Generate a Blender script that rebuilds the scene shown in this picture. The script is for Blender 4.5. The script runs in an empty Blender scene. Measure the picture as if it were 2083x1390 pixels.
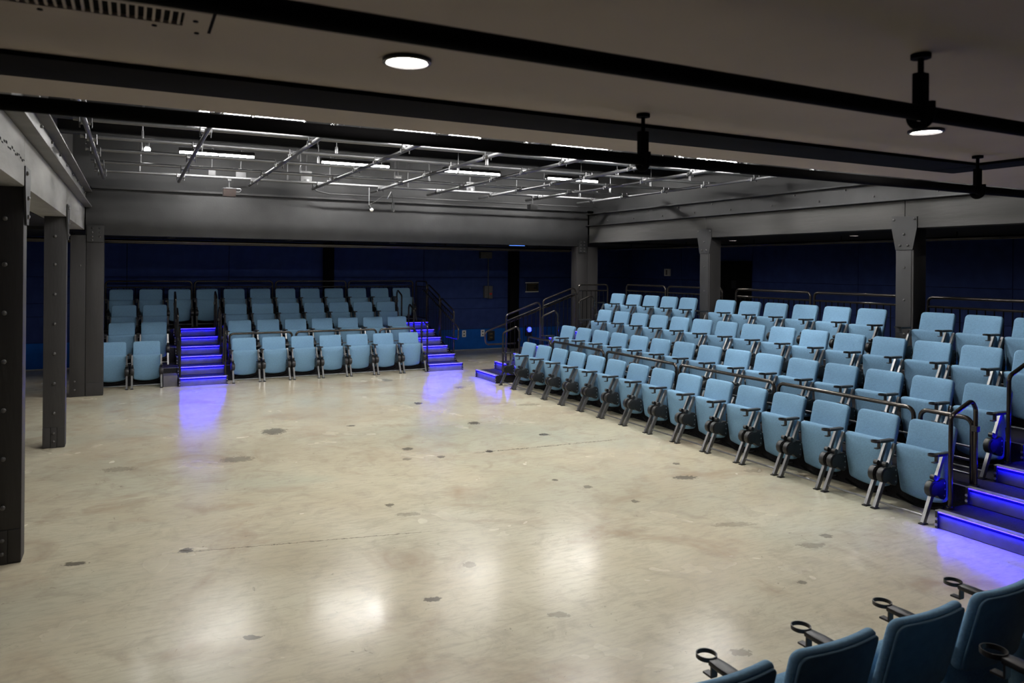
import bpy, bmesh, math, random
from mathutils import Vector, Matrix
random.seed(7)
scene = bpy.context.scene
COL = scene.collection
# ------------------------------------------------------------------ camera, world, exposure
F_PX, YAW, Y_H, ROLL, EYE = 1514.124, 0.4719, 544.09, -0.0083, 2.2293
cd = bpy.data.cameras.new('camera'); cam = bpy.data.objects.new('camera', cd); COL.objects.link(cam)
cd.sensor_width = 36.0; cd.sensor_fit = 'HORIZONTAL'
cd.lens = F_PX / 2083 * 36.0
cd.shift_y = (Y_H - 695.0) / 2083
cd.clip_start = 0.05; cd.clip_end = 100
cam.matrix_world = (Matrix.Translation((0, 0, EYE)) @ Matrix.Rotation(-YAW, 4, 'Z')
                    @ Matrix.Rotation(math.pi / 2, 4, 'X') @ Matrix.Rotation(-ROLL, 4, 'Z'))
cd.dof.use_dof = True; cd.dof.focus_distance = 10.5; cd.dof.aperture_fstop = 4.0
scene.camera = cam
w = bpy.data.worlds.new('world'); scene.world = w; w.use_nodes = True
w.node_tree.nodes['Background'].inputs[0].default_value = (0.02, 0.02, 0.022, 1)
w.node_tree.nodes['Background'].inputs[1].default_value = 0.0
scene.view_settings.view_transform = 'Standard'; scene.view_settings.look = 'None'
scene.view_settings.gamma = 1.0; scene.view_settings.use_curve_mapping = False
scene.view_settings.exposure = 0.95
scene.cycles.max_bounces = 5; scene.cycles.diffuse_bounces = 3; scene.cycles.glossy_bounces = 3
scene.cycles.use_adaptive_sampling = True; scene.cycles.adaptive_threshold = 0.1; scene.cycles.adaptive_min_samples = 16; scene.cycles.light_sampling_threshold = 0.03
scene.cycles.caustics_reflective = False; scene.cycles.caustics_refractive = False
TUBE_E = 64.0       # fluorescent tube emission
DOWN_E = 45.0       # recessed downlights
LED_E = 50.0        # stair LED strips
# ------------------------------------------------------------------ materials
def srgb(r, g, b):
    f = lambda c: (c / 255 / 12.92) if c / 255 <= 0.04045 else ((c / 255 + 0.055) / 1.055) ** 2.4
    return (f(r), f(g), f(b), 1)
def mat(name, col, rough=0.6, metal=0.0, vary=0.15, scale=8.0, bump=0.0, bscale=60.0, spec=0.5, stretch=None):
    m = bpy.data.materials.new(name); m.use_nodes = True
    nt = m.node_tree; N = nt.nodes; L = nt.links; b = N['Principled BSDF']
    b.inputs['Roughness'].default_value = rough; b.inputs['Metallic'].default_value = metal
    b.inputs['Specular IOR Level'].default_value = spec
    tc = N.new('ShaderNodeTexCoord'); vec = tc.outputs['Object']
    if stretch:
        mp = N.new('ShaderNodeMapping'); mp.inputs['Scale'].default_value = stretch
        L.new(vec, mp.inputs['Vector']); vec = mp.outputs['Vector']
    n = N.new('ShaderNodeTexNoise'); n.inputs['Scale'].default_value = scale; n.inputs['Detail'].default_value = 3
    L.new(vec, n.inputs['Vector'])
    r = N.new('ShaderNodeValToRGB')
    r.color_ramp.elements[0].position = 0.3; r.color_ramp.elements[1].position = 0.7
    r.color_ramp.elements[0].color = tuple(c * (1 - vary) for c in col[:3]) + (1,)
    r.color_ramp.elements[1].color = tuple(min(1, c * (1 + vary)) for c in col[:3]) + (1,)
    L.new(n.outputs['Fac'], r.inputs['Fac']); L.new(r.outputs['Color'], b.inputs['Base Color'])
    if bump:
        n2 = N.new('ShaderNodeTexNoise'); n2.inputs['Scale'].default_value = bscale; n2.inputs['Detail'].default_value = 3
        L.new(vec, n2.inputs['Vector'])
        bp = N.new('ShaderNodeBump'); bp.inputs['Strength'].default_value = bump; bp.inputs['Distance'].default_value = 0.01
        L.new(n2.outputs['Fac'], bp.inputs['Height']); L.new(bp.outputs['Normal'], b.inputs['Normal'])
    return m
def emis(name, col, strength):
    m = bpy.data.materials.new(name); m.use_nodes = True
    b = m.node_tree.nodes['Principled BSDF']
    b.inputs['Base Color'].default_value = (0.8, 0.8, 0.8, 1)
    b.inputs['Emission Color'].default_value = col; b.inputs['Emission Strength'].default_value = strength
    return m
M = dict(
    fabric=mat('blue_fabric', (0.19, 0.345, 0.505, 1), 0.9, 0, 0.10, 90, 0.25, 500, 0.2),
    shell=mat('shaded_blue_shell', (0.13, 0.235, 0.34, 1), 0.6, 0, 0.1, 20, 0, 0, 0.3),  # same fabric hue as the pads, shade behind the seats painted into the colour
    plastic=mat('black_plastic', (0.016, 0.016, 0.017, 1), 0.42, 0, 0.2, 20),
    alu=mat('satin_aluminium', (0.42, 0.42, 0.43, 1), 0.35, 0.85, 0.1, 20),
    leg=mat('dark_steel_leg', (0.20, 0.20, 0.203, 1), 0.3, 0.7, 0.15, 14),
    rail=mat('black_rail_tube', (0.075, 0.066, 0.06, 1), 0.22, 0.8, 0.1, 10),
    black=mat('matt_black_paint', (0.004, 0.004, 0.0045, 1), 0.9, 0, 0.2, 6, 0, 0, 0.08),
    carpet=mat('charcoal_carpet', (0.028, 0.027, 0.03, 1), 0.95, 0, 0.25, 60, 0.4, 300, 0.1),
    riser=mat('dark_riser_panel', (0.13, 0.125, 0.15, 1), 0.45, 0, 0.15, 8),
    steel=mat('charcoal_painted_steel', (0.032, 0.032, 0.033, 1), 0.5, 0, 0.18, 3, 0.08, 40),
    column=mat('charcoal_painted_column', (0.036, 0.034, 0.034, 1), 0.55, 0, 0.2, 4, 0.15, 40, 0.4, (1, 1, 0.15)),
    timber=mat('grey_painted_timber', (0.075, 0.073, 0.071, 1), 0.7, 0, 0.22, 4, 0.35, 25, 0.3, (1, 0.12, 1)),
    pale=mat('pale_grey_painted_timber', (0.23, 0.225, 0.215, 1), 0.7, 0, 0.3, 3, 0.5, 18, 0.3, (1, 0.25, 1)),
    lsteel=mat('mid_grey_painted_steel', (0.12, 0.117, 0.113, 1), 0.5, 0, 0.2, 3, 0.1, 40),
    bolt=mat('painted_bolt', (0.11, 0.107, 0.105, 1), 0.35, 0.2, 0.1, 10),
    pipe=mat('galvanised_pipe', (0.13, 0.13, 0.134, 1), 0.42, 0.6, 0.12, 6),
    clamp=mat('zinc_clamp', (0.16, 0.16, 0.164, 1), 0.36, 0.8, 0.15, 20),
    navy=mat('navy_wall_panel', (0.026, 0.046, 0.165, 1), 0.8, 0, 0.12, 5, 0.3, 120, 0.2),
    blue=mat('blue_wall_panel', (0.004, 0.09, 0.40, 1), 0.75, 0, 0.12, 5, 0.3, 120, 0.25),
    joint=mat('black_wall_backing', (0.004, 0.005, 0.012, 1), 0.9, 0, 0.1, 5, 0, 0, 0.1),
    soffit=mat('brown_grey_soffit', (0.40, 0.35, 0.305, 1), 0.8, 0, 0.06, 1.5, 0.05, 80, 0.3),
    dsoffit=mat('dark_soffit', (0.02, 0.02, 0.022, 1), 0.8, 0, 0.1, 2, 0, 0, 0.2),
    deck=mat('grey_roof_deck', (0.02, 0.02, 0.021, 1), 0.7, 0, 0.15, 3),
    upper=mat('grey_upper_wall', (0.036, 0.036, 0.037, 1), 0.6, 0, 0.15, 2, 0.1, 30),
    box=mat('grey_metal_box', (0.105, 0.105, 0.108, 1), 0.5, 0.1, 0.1, 10),
    white=mat('white_plastic', (0.75, 0.74, 0.70, 1), 0.4, 0, 0.03, 10),
    brown=mat('brown_speaker_cloth', (0.016, 0.009, 0.007, 1), 0.95, 0, 0.5, 60),
    red=mat('red_label', (0.5, 0.02, 0.015, 1), 0.5),
    signface=mat('dark_sign_face', (0.012, 0.011, 0.008, 1), 0.4),
    signtext=mat('olive_sign_print', (0.13, 0.10, 0.045, 1), 0.6),
    edge=mat('pale_step_edge', (0.36, 0.36, 0.34, 1), 0.5, 0.3, 0.1, 20),
    tube=emis('fluorescent_tube', (1.0, 0.985, 0.955, 1), TUBE_E),
    lamp=emis('downlight_lens', (1.0, 0.93, 0.86, 1), DOWN_E),
    lamp2=emis('dim_downlight_lens', (1.0, 0.95, 0.9, 1), 3.5),
    bulb=emis('flood_bulb', (1.0, 0.98, 0.95, 1), 60),
    led=emis('violet_blue_led', (0.0034, 0.0011, 1.0, 1), LED_E),
    cyanled=emis('pale_blue_led', (0.08, 0.25, 1.0, 1), 1.0),
    blueled=emis('blue_pilot', (0.03, 0.05, 1.0, 1), 2.5),
)
# ------------------------------------------------------------------ mesh helpers
def finish(bm, name, smooth=35):
    bmesh.ops.remove_doubles(bm, verts=bm.verts, dist=1e-6)
    bmesh.ops.recalc_face_normals(bm, faces=bm.faces)
    me = bpy.data.meshes.new(name); bm.to_mesh(me); bm.free()
    if smooth:
        for p in me.polygons: p.use_smooth = True
        me.set_sharp_from_angle(angle=math.radians(smooth))
    return me
def box(bm, x0, x1, y0, y1, z0, z1, bev=0.0):
    g = bmesh.ops.create_cube(bm, size=1.0)
    for v in g['verts']:
        v.co = ((x0 + x1) / 2 + v.co.x * (x1 - x0), (y0 + y1) / 2 + v.co.y * (y1 - y0), (z0 + z1) / 2 + v.co.z * (z1 - z0))
    if bev:
        es = list({e for v in g['verts'] for e in v.link_edges})
        bmesh.ops.bevel(bm, geom=es, offset=bev, segments=2, affect='EDGES', profile=0.7)
    return bm
def cyl(bm, a, b, r, n=12, r2=None):
    a, b = Vector(a), Vector(b); d = b - a
    rot = d.to_track_quat('Z', 'Y').to_matrix().to_4x4()
    bmesh.ops.create_cone(bm, cap_ends=True, segments=n, radius1=r, radius2=r if r2 is None else r2, depth=d.length,
                          matrix=Matrix.Translation((a + b) / 2) @ rot)
    return bm
def fillet(pts, rad, n=5, closed=False):
    P = [Vector(p) for p in pts]; out = []
    for i, p in enumerate(P):
        if not closed and i in (0, len(P) - 1): out.append(p); continue
        a, b = P[i - 1], P[(i + 1) % len(P)]
        da, db = (a - p), (b - p); la, lb = da.length, db.length; da.normalize(); db.normalize()
        ang = da.angle(db)
        if ang > 3.05: out.append(p); continue
        t = min(rad / math.tan(ang / 2), la * 0.48, lb * 0.48); rr = t * math.tan(ang / 2)
        c = p + (da + db).normalized() * (rr / math.sin(ang / 2))
        s, e = p + da * t - c, p + db * t - c
        for k in range(n + 1):
            q = s.slerp(e, k / n); out.append(c + q.normalized() * rr)
    return out
def tube(bm, pts, r, n=8, closed=False):
    P = [Vector(p) for p in pts]; rings = []; m = len(P); nrm = None
    for i, p in enumerate(P):
        if closed: t = (P[(i + 1) % m] - P[i - 1]).normalized()
        else: t = (P[min(i + 1, m - 1)] - P[max(i - 1, 0)]).normalized()
        if nrm is None:
            nrm = t.orthogonal().normalized()
        nrm = (nrm - t * nrm.dot(t)).normalized(); bn = t.cross(nrm)
        rings.append([bm.verts.new(p + (nrm * math.cos(2 * math.pi * k / n) + bn * math.sin(2 * math.pi * k / n)) * r) for k in range(n)])
    for i in range(m if closed else m - 1):
        A, B = rings[i], rings[(i + 1) % m]
        for k in range(n): bm.faces.new((A[k], A[(k + 1) % n], B[(k + 1) % n], B[k]))
    if not closed:
        bm.faces.new(rings[0]); bm.faces.new(rings[-1])
    return bm
def slab(bm, outline, d0, d1, bev, fn=None, crown=0.0):
    """outline: list of (u,v); extruded along depth d0->d1 with rolled edges; fn maps (u,depth,v) to a point."""
    fn = fn or (lambda u, d, v: (u, d, v))
    m = len(outline); cu = sum(p[0] for p in outline) / m; cv = sum(p[1] for p in outline) / m
    def ring(ins, d):
        out = []
        for i, (u, v) in enumerate(outline):
            a, b = Vector(outline[i - 1]), Vector(outline[(i + 1) % m]); t = (b - a)
            nn = Vector((t.y, -t.x)).normalized() if t.length > 1e-9 else Vector((0, 0))
            if nn.dot(Vector((u - cu, v - cv))) < 0: nn = -nn
            out.append((u - nn.x * ins, d, v - nn.y * ins))
        return out
    sg = 1 if d1 > d0 else -1
    R = [ring(bev, d0), ring(bev * 0.3, d0 + sg * bev * 0.3), ring(0, d0 + sg * bev), ring(0, d1 - sg * bev), ring(bev * 0.3, d1 - sg * bev * 0.3), ring(bev, d1)]
    if crown:
        k = 0.55
        R.insert(0, [(cu + (u - cu) * k, d0 - sg * crown, cv + (v - cv) * k) for (u, d, v) in R[0]])
    V = [[bm.verts.new(fn(*p)) for p in r] for r in R]
    for A, B in zip(V, V[1:]):
        for k in range(m): bm.faces.new((A[k], A[(k + 1) % m], B[(k + 1) % m], B[k]))
    bm.faces.new(V[0]); bm.faces.new(V[-1])
    return bm
def prism(bm, outline, fn, d0, d1):
    A = [bm.verts.new(fn(u, d0, v)) for u, v in outline]; B = [bm.verts.new(fn(u, d1, v)) for u, v in outline]; m = len(A)
    bm.faces.new(A); bm.faces.new(B[::-1])
    for k in range(m): bm.faces.new((A[k], A[(k + 1) % m], B[(k + 1) % m], B[k]))
    return bm
def obj(name, me, m, parent=None, loc=None, rotz=0.0):
    if isinstance(me, bmesh.types.BMesh): me = finish(me, name)
    if not me.materials: me.materials.append(M[m])
    o = bpy.data.objects.new(name, me); COL.objects.link(o)
    if parent: o.parent = parent
    if loc is not None: o.location = loc
    if rotz: o.rotation_euler = (0, 0, rotz)
    return o
def tag(o, label, cat, group=None, kind=None):
    o['label'] = label; o['category'] = cat
    if group: o['group'] = group
    if kind: o['kind'] = kind
    return o
def thing(name, label, cat, loc=(0, 0, 0), rotz=0.0, group=None, kind=None):
    o = bpy.data.objects.new(name, None); COL.objects.link(o); o.empty_display_size = 0.1
    o.location = loc; o.rotation_euler = (0, 0, rotz)
    return tag(o, label, cat, group, kind)
NB = bmesh.new
ORD = ['first', 'second', 'third', 'fourth', 'fifth', 'sixth', 'seventh', 'eighth', 'ninth', 'tenth', 'eleventh', 'twelfth', 'thirteenth', 'fourteenth', 'fifteenth', 'sixteenth']
# ------------------------------------------------------------------ floor
def floor_mat():
    m = bpy.data.materials.new('polished_concrete'); m.use_nodes = True
    nt = m.node_tree; N = nt.nodes; L = nt.links; b = N['Principled BSDF']
    geo = N.new('ShaderNodeNewGeometry'); P = geo.outputs['Position']
    def noise(scale, det=6, dist=0.0, rough=0.55, st=None):
        v = P
        if st:
            mp = N.new('ShaderNodeMapping'); mp.inputs['Scale'].default_value = st; L.new(P, mp.inputs['Vector']); v = mp.outputs['Vector']
        n = N.new('ShaderNodeTexNoise'); n.inputs['Scale'].default_value = scale; n.inputs['Detail'].default_value = det
        n.inputs['Distortion'].default_value = dist; n.inputs['Roughness'].default_value = rough
        L.new(v, n.inputs['Vector']); return n.outputs['Fac']
    def ramp(f, p0, p1, c0=(0, 0, 0, 1), c1=(1, 1, 1, 1)):
        r = N.new('ShaderNodeValToRGB'); e = r.color_ramp.elements
        e[0].position, e[1].position, e[0].color, e[1].color = p0, p1, c0, c1
        L.new(f, r.inputs['Fac']); return r.outputs['Color']
    def mix(fac, a, c, t='MIX'):
        x = N.new('ShaderNodeMix'); x.data_type = 'RGBA'; x.blend_type = t
        for s, v in ((x.inputs[0], fac), (x.inputs[6], a), (x.inputs[7], c)):
            if hasattr(v, 'links'): L.new(v, s)
            else: s.default_value = v
        return x.outputs[2]
    def math_(op, a, c):
        x = N.new('ShaderNodeMath'); x.operation = op
        for s, v in ((x.inputs[0], a), (x.inputs[1], c)):
            if hasattr(v, 'links'): L.new(v, s)
            else: s.default_value = v
        return x.outputs[0]
    col = ramp(noise(0.55, 5, 0.6), 0.36, 0.64, (0.545, 0.48, 0.345, 1), (0.62, 0.58, 0.435, 1))
    col = mix(ramp(noise(0.9, 5, 1.2, 0.6), 0.53, 0.72), col, (0.43, 0.335, 0.235, 1))
    col = mix(ramp(noise(0.35, 4, 0.4), 0.50, 0.68), col, (0.50, 0.50, 0.39, 1))
    col = mix(math_('MULTIPLY', ramp(noise(3.2, 6, 0.8, 0.7), 0.50, 0.72), 0.55), col, (0.37, 0.315, 0.235, 1))
    col = mix(math_('MULTIPLY', ramp(noise(26, 4, 0.2, 0.7, (0.22, 1.0, 1)), 0.46, 0.72), 0.5), col, (0.38, 0.33, 0.26, 1))
    fine = ramp(noise(9.0, 5, 1.5, 0.75), 0.645, 0.70)
    col = mix(math_('MULTIPLY', fine, 0.6), col, (0.17, 0.145, 0.115, 1))
    wob = noise(24, 5, 0.8)
    STAINS = [(1.71, 10.34, 0.164, 0.217, -0.22, 0.7), (5.27, 6.23, 0.139, 0.079, -0.3, 0.7), (1.09, 9.03, 0.2, 0.137, -0.26, 0.5), (4.37, 9.71, 0.093, 0.099, -0.23, 0.85), (4.92, 8.65, 0.075, 0.07, -0.24, 0.9), (4.17, 11.49, 0.08, 0.109, -0.19, 0.85), (-0.36, 6.39, 0.088, 0.044, -0.33, 0.8), (1.81, 4.67, 0.066, 0.037, -0.36, 0.8), (0.39, 6.32, 0.055, 0.053, -0.34, 0.9), (3.01, 8.67, 0.074, 0.074, -0.26, 0.75), (0.65, 4.67, 0.065, 0.034, -0.37, 0.75), (4.45, 14.08, 0.121, 0.188, -0.13, 0.5), (3.17, 3.24, 0.067, 0.043, -0.38, 0.5), (5.42, 12.7, 0.117, 0.109, -0.15, 0.6), (3.87, 8.14, 0.042, 0.071, -0.27, 0.9), (5.75, 10.64, 0.209, 0.103, -0.2, 0.4), (4.91, 4.25, 0.127, 0.06, -0.34, 0.35), (4.69, 4.9, 0.204, 0.059, -0.33, 0.3), (8.21, 15.65, 0.127, 0.17, -0.08, 0.5), (-0.11, 9.13, 0.172, 0.105, -0.27, 0.35), (5.2, 4.35, 0.056, 0.053, -0.33, 0.5), (6.14, 6.11, 0.118, 0.074, -0.29, 0.35), (5.56, 6.71, 0.047, 0.051, -0.29, 0.7), (2.74, 10.26, 0.067, 0.049, -0.22, 0.8), (4.15, 6.39, 0.052, 0.057, -0.3, 0.6), (2.16, 6.7, 0.046, 0.05, -0.3, 0.7), (3.24, 8.14, 0.052, 0.056, -0.27, 0.7), (2.46, 4.11, 0.08, 0.04, -0.37, 0.4), (4.3, 5.8, 0.044, 0.05, -0.31, 0.6), (2.27, 5.1, 0.059, 0.055, -0.34, 0.45), (4.27, 3.78, 0.037, 0.031, -0.34, 0.6), (2.23, 6.38, 0.11, 0.053, -0.31, 0.35), (3.97, 6.75, 0.032, 0.035, -0.29, 0.8), (2.85, 8.21, 0.057, 0.066, -0.27, 0.5)]  # x, y, rx, ry, angle, darkness
    for (x, y, rx, ry, a, d) in STAINS:
        mp = N.new('ShaderNodeMapping'); mp.vector_type = 'TEXTURE'
        mp.inputs['Location'].default_value = (x, y, 0); mp.inputs['Rotation'].default_value = (0, 0, a); mp.inputs['Scale'].default_value = (rx, ry, 1)
        L.new(P, mp.inputs['Vector'])
        ln = N.new('ShaderNodeVectorMath'); ln.operation = 'LENGTH'; L.new(mp.outputs['Vector'], ln.inputs[0])
        s = math_('ADD', ln.outputs['Value'], math_('MULTIPLY', math_('SUBTRACT', wob, 0.5), 2.0))
        r = ramp(s, 0.80, 1.12, (d, d, d, 1), (0, 0, 0, 1))
        col = mix(r, col, (0.085, 0.075, 0.062, 1))
    # long crack
    for (x0, y0, x1, y1, wd) in ((3.62, 8.14, 5.72, 7.99, .013), (.2, 6.32, 2.28, 5.88, .006)):
        a = math.atan2(y1 - y0, x1 - x0); ln_ = math.hypot(x1 - x0, y1 - y0) / 2
        mp = N.new('ShaderNodeMapping'); mp.vector_type = 'TEXTURE'
        mp.inputs['Location'].default_value = ((x0 + x1) / 2, (y0 + y1) / 2, 0); mp.inputs['Rotation'].default_value = (0, 0, a)
        mp.inputs['Scale'].default_value = (ln_, wd, 1); L.new(P, mp.inputs['Vector'])
        sp = N.new('ShaderNodeSeparateXYZ'); L.new(mp.outputs['Vector'], sp.inputs[0])
        yy = math_('ABSOLUTE', math_('ADD', sp.outputs['Y'], math_('MULTIPLY', math_('SUBTRACT', wob, 0.5), 9.0)), 0)
        s = math_('MAXIMUM', yy, math_('ABSOLUTE', sp.outputs['X'], 0))
        col = mix(ramp(s, 0.8, 1.0, (.75, .75, .75, 1), (0, 0, 0, 1)), col, (0.10, 0.088, 0.072, 1))
    L.new(col, b.inputs['Base Color']); b.inputs['Specular IOR Level'].default_value = 0.3
    rg = N.new('ShaderNodeMapRange'); L.new(noise(1.3, 3, 0.5), rg.inputs[0])
    rg.inputs[1].default_value = 0.3; rg.inputs[2].default_value = 0.7; rg.inputs[3].default_value = 0.16; rg.inputs[4].default_value = 0.29
    L.new(rg.outputs[0], b.inputs['Roughness'])
    bp = N.new('ShaderNodeBump'); bp.inputs['Strength'].default_value = 0.05; bp.inputs['Distance'].default_value = 0.01
    L.new(noise(5, 3), bp.inputs['Height']); L.new(bp.outputs['Normal'], b.inputs['Normal'])
    return m
M['floor'] = floor_mat()
X0, X1, Y0, Y1 = -4.8, 13.3, -4.0, 18.36       # room shell
PX0, PX1, PY0, PY1 = -0.9, 9.47, 3.56, 14.45   # high central bay
def struct(name, bm, m, label, cat, parent=None):
    o = obj(name, bm, m, parent)
    if not parent: tag(o, label, cat, kind='structure')
    return o
struct('floor', box(NB(), X0 - .2, X1 + .2, Y0 - .2, Y1 + .2, -.15, 0), 'floor', 'stained polished concrete floor of the theatre', 'floor')
# ------------------------------------------------------------------ blue panelled outer walls
def panel_wall(name, label, plane, axis, a0, a1, seams_a, seams_z, ztop, inward, blue_rows):
    """axis 'x': wall runs along X at y=plane; axis 'y': runs along Y at x=plane; inward = sign of the room side."""
    bm = NB(); t = 0.2
    lo, hi = (plane, plane - inward * t) if inward < 0 else (plane - t, plane)
    lo, hi = min(lo, hi), max(lo, hi)
    if axis == 'x': box(bm, a0, a1, lo, hi, 0, ztop)
    else: box(bm, lo, hi, a0, a1, 0, ztop)
    wl = struct(name, bm, 'joint', label, 'wall')
    sa = [a0] + seams_a + [a1]; sz = [0.0] + seams_z + [ztop]; cache = {}
    for i in range(len(sa) - 1):
        for j in range(len(sz) - 1):
            wd, ht = round(sa[i + 1] - sa[i] - .012, 4), round(sz[j + 1] - sz[j] - .008, 4)
            mt = 'blue' if j < blue_rows else 'navy'; key = (wd, ht, mt)
            if key not in cache:
                b2 = NB()
                if axis == 'x': box(b2, -wd / 2, wd / 2, -.01, .01, 0, ht, .003)
                else: box(b2, -.01, .01, -wd / 2, wd / 2, 0, ht, .003)
                cache[key] = finish(b2, 'panel')
            c = (sa[i] + sa[i + 1]) / 2; d = plane + inward * .011
            obj('panel', cache[key], mt, wl, (c, d, sz[j] + .004) if axis == 'x' else (d, c, sz[j] + .004))
    return wl
WT = 2.80
panel_wall('wall_back', 'dark blue panelled wall behind the far seats', Y1, 'x', X0, X1, [-2.4, -.1, 2.0, 4.28, 6.78, 9.36, 11.3], [.56, 1.11, 1.39, 1.95], WT, -1, 1)
panel_wall('wall_right', 'dark blue panelled wall behind the right seats', X1, 'y', Y0, Y1, [-1.6, 1.4, 4.4, 7.37, 10.38, 13.3, 14.5, 15.9], [.62, 1.3, 1.93], WT, -1, 1)
panel_wall('wall_left', 'dark blue panelled wall at the left side', X0, 'y', Y0, Y1, [-1, 2, 5, 8, 11, 14.4], [.62, 1.3, 1.93], WT, 1, 1)
struct('wall_front', box(NB(), X0, X1, Y0 - .2, Y0, 0, 2.91), 'navy', 'dark blue wall behind the camera', 'wall')
bm = NB(); box(bm, X0, X1, Y1 - .045, Y1 - .021, 0.0, .02)
obj_ = struct('baseboard_back', bm, 'edge', 'pale sealant line along the foot of the far wall', 'baseboard')
# ceilings
struct('ceiling', box(NB(), X0, X1, Y0, PY0, 2.91, 3.1), 'soffit', 'low brown-grey ceiling above the camera', 'ceiling')
bm = NB(); box(bm, X0, X1, PY1 + .2, Y1, WT, 3.0)
struct('ceiling_back', bm, 'dsoffit', 'low dark ceiling above the far seats', 'ceiling')
struct('ceiling_left', box(NB(), X0, PX0 - .2, PY0, PY1 + .2, 2.85, 3.0), 'dsoffit', 'low dark ceiling beyond the left columns', 'ceiling')
struct('ceiling_right', box(NB(), PX1 + .2, X1, PY0, PY1 + .2, 2.85, 3.0), 'dsoffit', 'low dark ceiling above the top right seats', 'ceiling')
ZD = 4.45
struct('ceiling_deck', box(NB(), PX0 - .2, PX1 + .2, PY0 - .2, PY1 + .2, ZD, ZD + .15), 'deck', 'grey roof deck above the lighting grid', 'ceiling')
# upper walls of the high bay
struct('wall_upper_back', box(NB(), PX0 - .2, PX1 + .2, PY1, PY1 + .2, 3.54, ZD), 'upper', 'grey wall strip above the far steel girder', 'wall')
struct('wall_upper_right', box(NB(), PX1, PX1 + .2, PY0, PY1, 3.46, ZD), 'upper', 'grey wall strip above the right hand beams', 'wall')
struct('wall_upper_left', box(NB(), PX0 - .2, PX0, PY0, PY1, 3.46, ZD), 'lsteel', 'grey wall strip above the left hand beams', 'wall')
struct('wall_upper_front', box(NB(), PX0 - .2, PX1 + .2, PY0 - .2, PY0, 3.1, ZD), 'upper', 'grey wall strip above the low ceiling edge', 'wall')
# ------------------------------------------------------------------ far girder
g = thing('steel_girder', 'deep grey steel girder spanning above the far seats', 'girder', (0, 0, 0))
obj('web_plate', box(NB(), -.70, 9.28, 14.38, 14.6, 2.72, 3.5, .004), 'steel', g)
obj('top_flange', box(NB(), -.62, 9.20, 14.28, 14.44, 3.5, 3.535, .004), 'steel', g)
BOLT = NB(); bmesh.ops.create_uvsphere(BOLT, u_segments=10, v_segments=6, radius=.018)
for v in BOLT.verts: v.co.y *= .8
BOLT = finish(BOLT, 'bolt', 60)
def bolts(parent, pts, s=1.0):
    for p in pts:
        o = obj('bolt', BOLT, 'bolt', parent, p); o.scale = (s, s, s)
def corner_plate(x0, x1, z0, z1, parent, pts):
    pl = obj('corner_plate', box(NB(), x0, x1, 14.355, 14.38, z0, z1, .003), 'steel', parent)
    bolts(pl, pts, .9)
corner_plate(-.68, -.425, 2.60, 2.88, g, [(x, 14.352, z) for x in (-.60, -.49) for z in (2.83, 2.76, 2.69)] + [(-.60, 14.352, 2.63)])
corner_plate(9.03, 9.23, 2.58, 2.87, g, [(x, 14.352, z) for x in (9.08, 9.17) for z in (2.82, 2.75, 2.68, 2.61)])
# ------------------------------------------------------------------ side beams: channel + timber segments
def channel(name, label, xin, s, m='steel'):
    """steel channel; s=+1 the flanges point towards +X (left beam), s=-1 towards -X (right beam)."""
    c = thing(name, label, 'beam')
    def bx_(a, b, *r): return box(NB(), min(a, b), max(a, b), *r)
    obj('web', bx_(xin - s * .10, xin, 3.58, 14.36, 3.18, 3.46), m, c)
    lf = obj('lower_flange', bx_(xin, xin + s * .095, 3.58, 14.36, 3.18, 3.20, .003), m, c)
    obj('upper_flange', bx_(xin, xin + s * .095, 3.58, 14.36, 3.44, 3.46, .003), m, c)
    k = 0
    y = 4.2
    while y < 14.2:
        bolts(c, [(xin + s * .008, y, 3.40 if k % 2 else 3.27)], .85); y += .47; k += 1
    return c
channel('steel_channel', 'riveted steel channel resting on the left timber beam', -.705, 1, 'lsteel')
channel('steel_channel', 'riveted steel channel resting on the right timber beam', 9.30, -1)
YS = [3.58, 6.55, 10.47, 14.36]
WHERE = ['nearest the camera', 'between the two side columns', 'ending at the far girder']
for side, xa, xb in (('left', -1.0, -.715), ('right', 9.30, 9.58)):
    for k in range(3):
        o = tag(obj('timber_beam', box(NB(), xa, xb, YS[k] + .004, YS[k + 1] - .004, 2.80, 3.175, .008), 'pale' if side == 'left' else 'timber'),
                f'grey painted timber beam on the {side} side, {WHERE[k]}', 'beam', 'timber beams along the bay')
# crack in the left beam
bm = NB()
for i in range(16):
    y = 5.2 + i * .085; z = 2.985 + .012 * math.sin(i * 1.7)
    box(bm, -.716, -.7145, y, y + .07, z - .006, z + .004 + .004 * (i % 3))
tag(obj('crack', bm, 'black'), 'long dark split in the left timber beam', 'crack')
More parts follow.
